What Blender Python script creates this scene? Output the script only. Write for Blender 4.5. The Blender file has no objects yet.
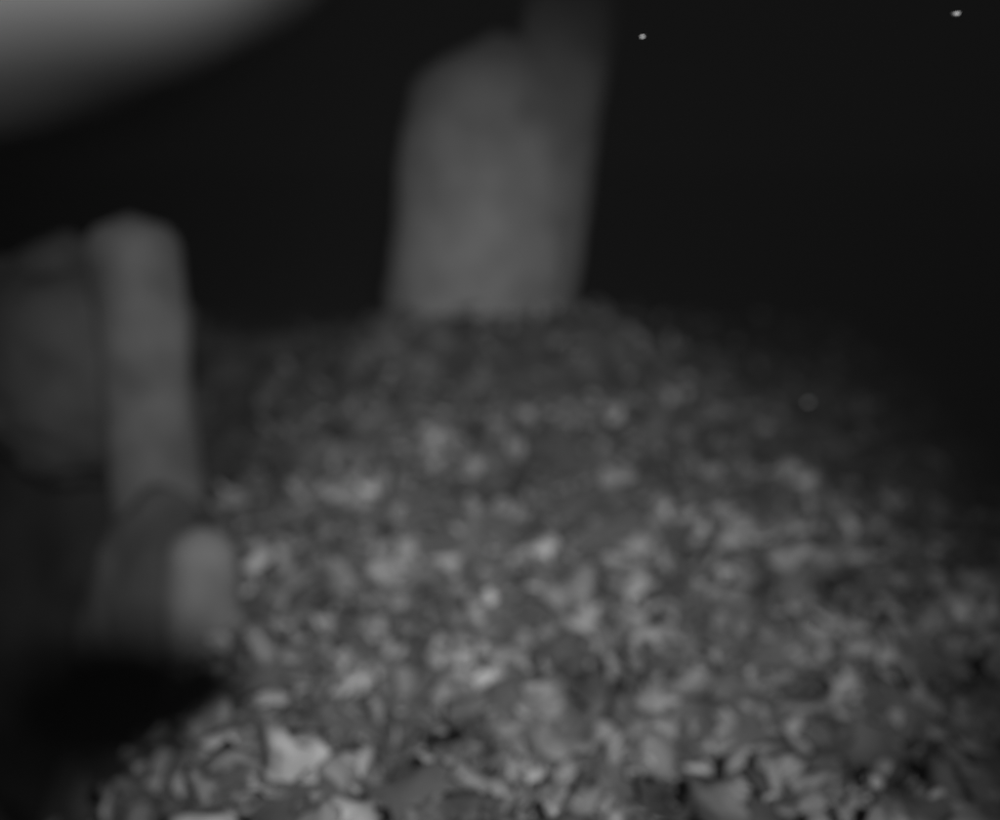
import bpy, math, random
import numpy as np
from mathutils import Vector, noise, Matrix, Euler
random.seed(31); rng=np.random.default_rng(7)
sc=bpy.context.scene
sc.view_settings.view_transform='Standard'; sc.view_settings.look='None'
sc.view_settings.exposure=0

# ---------- world: night ----------
w=bpy.data.worlds.new("World"); sc.world=w; w.use_nodes=True
bg=w.node_tree.nodes['Background']
bg.inputs[0].default_value=(1,1,1,1); bg.inputs[1].default_value=0.0008

# ---------- materials ----------
def mat(name,lo,hi,scale,rough=0.9,bump=0.3,island=False,spec=0.15):
    m=bpy.data.materials.new(name); m.use_nodes=True
    nt=m.node_tree; b=nt.nodes['Principled BSDF']
    b.inputs['Roughness'].default_value=rough
    b.inputs['Specular IOR Level'].default_value=spec
    tc=nt.nodes.new('ShaderNodeTexCoord')
    n=nt.nodes.new('ShaderNodeTexNoise'); n.inputs['Scale'].default_value=scale
    n.inputs['Detail'].default_value=6
    nt.links.new(tc.outputs['Object'],n.inputs['Vector'])
    r=nt.nodes.new('ShaderNodeValToRGB')
    r.color_ramp.elements[0].position=.34; r.color_ramp.elements[1].position=.66
    r.color_ramp.elements[0].color=(lo,lo,lo,1); r.color_ramp.elements[1].color=(hi,hi,hi,1)
    nt.links.new(n.outputs['Fac'],r.inputs['Fac'])
    out=r.outputs['Color']
    if island:
        g=nt.nodes.new('ShaderNodeNewGeometry')
        rr=nt.nodes.new('ShaderNodeValToRGB')
        rr.color_ramp.elements[0].color=(.3,.3,.3,1)
        rr.color_ramp.elements[1].color=(1.6,1.6,1.6,1)
        e=rr.color_ramp.elements.new(.45); e.color=(.8,.8,.8,1)
        e=rr.color_ramp.elements.new(.93); e.color=(1.15,1.15,1.15,1)
        nt.links.new(g.outputs['Random Per Island'],rr.inputs['Fac'])
        mx=nt.nodes.new('ShaderNodeMix'); mx.data_type='RGBA'; mx.blend_type='MULTIPLY'
        mx.inputs[0].default_value=1
        nt.links.new(out,mx.inputs[6]); nt.links.new(rr.outputs['Color'],mx.inputs[7])
        out=mx.outputs[2]
    nt.links.new(out,b.inputs['Base Color'])
    bp=nt.nodes.new('ShaderNodeBump'); bp.inputs['Strength'].default_value=bump
    bp.inputs['Distance'].default_value=.02
    nt.links.new(n.outputs['Fac'],bp.inputs['Height']); nt.links.new(bp.outputs['Normal'],b.inputs['Normal'])
    return m
M_ground=mat('sediment',.045,.10,9)
M_rub=mat('rubble_stone',.06,.33,6,rough=.85,island=True,spec=.2)
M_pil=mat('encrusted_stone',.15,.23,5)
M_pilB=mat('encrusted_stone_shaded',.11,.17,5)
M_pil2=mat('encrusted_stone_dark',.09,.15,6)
M_out=mat('outcrop_rock',.055,.085,4,bump=.1)
M_glow=mat('haze_glow_tone',.075,.105,4)  # tone of the added blob that imitates hazy glow
M_dark=mat('dark_rock',.04,.07,4,bump=.1)
M_black=mat('shade_dark_rock',.015,.03,4,bump=.1)  # near-black: dark beneath the outcrop put into the rock colour
M_fleck=mat('pale_fleck',.7,.8,20)

def sstep(a,b,x):
    t=min(1,max(0,(x-a)/(b-a))); return t*t*(3-2*t)
def height(x,y):
    z=.44*math.exp(-(((x+.05)/.74)**2+((y-3.75)/1.15)**2))
    z+=.10*math.exp(-(((x+.20)/.38)**2+((y-3.5)/.35)**2))
    z+=.07*noise.noise(Vector((x*1.3,y*1.3,0)))+.07*noise.noise(Vector((x*4,y*4,3)))+.10*noise.noise(Vector((x*8,y*8,7)))
    e=-.38-.17*(y-1.5)+.12*noise.noise(Vector((y*2.2,5,1)))
    near=1-sstep(3.5,4.8,y)
    z-=1.5*sstep(0,1.25,e-x)*near
    z-=.08*sstep(.5,1.7,x)*sstep(2,3.2,y)
    z-=.5*sstep(5.5,9,y)
    return z

def mesh_obj(name,verts,faces,m,smooth=True):
    me=bpy.data.meshes.new(name); me.from_pydata(verts,[],faces)
    me.materials.append(m)
    if smooth: me.polygons.foreach_set('use_smooth',[True]*len(me.polygons))
    o=bpy.data.objects.new(name,me); sc.collection.objects.link(o); return o

# ---------- ground ----------
def axis(c,fine,n1,far,n2):
    a=np.linspace(-fine,fine,n1)
    b=fine+ (np.linspace(0,1,n2+1)[1:]**2.5)*(far-fine)
    return c+np.concatenate([-b[::-1],a,b])
xs=axis(0,2.6,220,80,24); ys=axis(2.4,2.6,220,80,24)
V=[(x,y,height(x,y)+.02*noise.noise(Vector((x*20,y*20,0)))) for y in ys for x in xs]
nx=len(xs);F=[(j*nx+i,j*nx+i+1,(j+1)*nx+i+1,(j+1)*nx+i) for j in range(len(ys)-1) for i in range(nx-1)]
mesh_obj('ground',V,F,M_ground)

# ---------- rubble: one merged mesh ----------
import bmesh
def template(seed,sub=2,flat=.4):
    bm=bmesh.new(); bmesh.ops.create_icosphere(bm,subdivisions=sub,radius=1)
    o=Vector((seed*3.7,seed*1.3,seed*9.1))
    ax=random.uniform(.7,1.4); curl=random.uniform(-.6,.7)
    for v in bm.verts:
        p=v.co.copy()
        k=1+.7*noise.noise(p*1.1+o)+.85*noise.noise(p*2.6+o)
        p*=k; p.x*=ax; p.y/=ax; p.z*=flat
        p.z+=curl*(p.x*p.x)*.6
        v.co=p
    vs=np.array([v.co[:] for v in bm.verts]); fs=np.array([[v.index for v in f.verts] for f in bm.faces]); bm.free()
    return vs,fs
T=[template(i,2,random.choice([.22,.3,.45,.6])) for i in range(28)]
AV=[];AF=[];off=0
def scatter(n,smin,smax,x0,x1,y0,y1,sink,pw=1.25,far=.90):
    global off
    for _ in range(n):
        x=random.uniform(x0,x1); y=y0+(y1-y0)*random.random()**pw
        fade=sstep(2.3,3.4,y)
        if random.random()<fade*far: continue
        edge=-.46-.17*(y-1.5)
        if random.random()<sstep(-.15,.5,edge-x)*.85: continue
        s=(smin+(smax-smin)*random.random()**1.8)
        vs,fs=random.choice(T)
        R=np.array(Euler((random.gauss(0,.5),random.gauss(0,.5),random.uniform(0,6.28))).to_matrix())
        z=height(x,y)+random.uniform(-.3,1)*s*sink
        AV.append(vs@R.T*s+np.array([x,y,z])); AF.append(fs+off); off+=len(vs)
scatter(9000,.015,.034,-1.7,3.4,.8,5.2,.8)
scatter(1500,.032,.050,-1.4,2.8,.9,4.2,.5)
scatter(4000,.007,.016,-1,2.2,.9,3.4,2.6)
scatter(900,.02,.045,.4,4.2,3.2,7.0,.7,1,.0)
AV=np.concatenate(AV);AF=np.concatenate(AF)
me=bpy.data.meshes.new('rubble'); me.vertices.add(len(AV)); me.vertices.foreach_set('co',AV.ravel())
me.loops.add(AF.size); me.loops.foreach_set('vertex_index',AF.ravel().astype(np.int32))
me.polygons.add(len(AF)); me.polygons.foreach_set('loop_start',np.arange(0,AF.size,3,dtype=np.int32))
me.polygons.foreach_set('use_smooth',np.ones(len(AF),dtype=bool))
me.update(); me.validate(); me.materials.append(M_rub)
sc.collection.objects.link(bpy.data.objects.new('rubble',me))

# ---------- pillars ----------
def pillar(name,base,top,r0,r1,m,seed,bulge=.1,squash=.85,shoulder=0):
    nz,na=60,56; V=[];F=[]
    b=Vector(base);t=Vector(top);H=(t-b).length
    for k in range(nz+1):
        u=k/nz
        cap=min(.35,r1*.8/H)
        capf=1 if u<1-cap else math.sqrt(max(0,1-((u-(1-cap))/cap)**2))
        c=b.lerp(t,u); r=(r0+(r1-r0)*u)*capf
        for a in range(na):
            th=2*math.pi*a/na
            d=Vector((math.cos(th),math.sin(th)*squash,0))
            nn=noise.noise(Vector((math.cos(th)*1.2,math.sin(th)*1.2,c.z*2.5+seed*7)))
            n2=noise.noise(Vector((math.cos(th)*4,math.sin(th)*4,c.z*9+seed*7)))
            p=c+d*r*(1+bulge*nn*1.6+bulge*.35*n2)
            if shoulder and u>.7: p.z-=shoulder*max(0,-math.cos(th))*(u-.7)/.3
            V.append(p[:])
    for k in range(nz):
        for a in range(na):
            a2=(a+1)%na; F.append((k*na+a,k*na+a2,(k+1)*na+a2,(k+1)*na+a))
    F.append(tuple(nz*na+a for a in range(na)))
    return mesh_obj(name,V,F,m)
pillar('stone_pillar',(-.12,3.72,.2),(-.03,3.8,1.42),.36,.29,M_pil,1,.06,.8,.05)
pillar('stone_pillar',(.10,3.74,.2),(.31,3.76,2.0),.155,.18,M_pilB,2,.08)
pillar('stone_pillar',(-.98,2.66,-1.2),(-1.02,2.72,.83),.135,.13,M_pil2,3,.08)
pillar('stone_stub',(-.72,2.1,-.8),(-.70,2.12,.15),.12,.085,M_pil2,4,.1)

def boulder(name,c,s,m,seed,rough=.35):
    bm=bmesh.new(); bmesh.ops.create_icosphere(bm,subdivisions=5,radius=1)
    o=Vector((seed*5.1,seed*2.3,seed))
    for v in bm.verts:
        p=v.co.copy(); k=1+rough*noise.noise(p*1.2+o)+rough*.5*noise.noise(p*2.8+o)+rough*.2*noise.noise(p*7+o)
        v.co=Vector((p.x*s[0]*k+c[0],p.y*s[1]*k+c[1],p.z*s[2]*k+c[2]))
    me=bpy.data.meshes.new(name);bm.to_mesh(me);bm.free();me.materials.append(m)
    me.polygons.foreach_set('use_smooth',[True]*len(me.polygons))
    ob=bpy.data.objects.new(name,me);sc.collection.objects.link(ob);return ob
boulder('rock_outcrop',(-1.32,2.92,.37),(.33,.3,.38),M_out,6,.22)
boulder('rock_outcrop',(-.90,2.35,-.42),(.24,.2,.56),M_dark,2,.15)
boulder('rock_outcrop',(-1.5,3.2,-.75),(.55,.4,.85),M_black,4,.2)  # added under the outcrop as support, coloured black for the dark there
boulder('haze_glow_blob',(-.112,.176,1.055),(.088,.04,.053),M_glow,3,.06)  # added shape close to the lens, defocused to imitate a hazy corner glow

# ---------- drifting flecks ----------
V=[];F=[]
for (x,y,z,s) in [(.162,1.18,1.124,.0032),(.518,1.184,1.149,.005),(.72,2.2,.43,.007)]:
    vs,fs=T[3]; o=len(V)
    V+= [tuple(v*s+np.array([x,y,z])) for v in vs]; F+=[tuple(int(i)+o for i in f) for f in fs]
mesh_obj('drifting_flecks',V,F,M_fleck)

# ---------- turbid water ----------
bm=bmesh.new(); bmesh.ops.create_cube(bm,size=1)
for v in bm.verts: v.co=Vector((v.co.x*60,v.co.y*60+20,v.co.z*16+2))
me=bpy.data.meshes.new('turbid_water');bm.to_mesh(me);bm.free()
M=bpy.data.materials.new('turbid_water');M.use_nodes=True;nt=M.node_tree
for n in list(nt.nodes): nt.nodes.remove(n)
o=nt.nodes.new('ShaderNodeOutputMaterial')
pv=nt.nodes.new('ShaderNodeVolumePrincipled')
pv.inputs['Color'].default_value=(.6,.6,.6,1); pv.inputs['Density'].default_value=.010
pv.inputs['Anisotropy'].default_value=.3
nt.links.new(pv.outputs[0],o.inputs['Volume']); me.materials.append(M)
sc.collection.objects.link(bpy.data.objects.new('turbid_water',me))

# ---------- lamp ----------
L=bpy.data.lights.new('flood_lamp','SPOT'); L.energy=400; L.spot_size=math.radians(54); L.spot_blend=1; L.shadow_soft_size=.035
lo=bpy.data.objects.new('flood_lamp',L); sc.collection.objects.link(lo)
lo.location=(.22,-.6,1.6)
lo.rotation_euler=(Vector((-.14,2.4,.2))-lo.location).to_track_quat('-Z','Y').to_euler()

# ---------- camera ----------
c=bpy.data.cameras.new('camera'); co=bpy.data.objects.new('camera',c); sc.collection.objects.link(co)
co.location=(0,0,1); co.rotation_euler=(math.radians(75),0,0)
c.lens=35; c.sensor_width=36; c.clip_end=500; c.clip_start=.02
c.dof.use_dof=True; c.dof.focus_distance=.92; c.dof.aperture_fstop=1.18
sc.camera=co
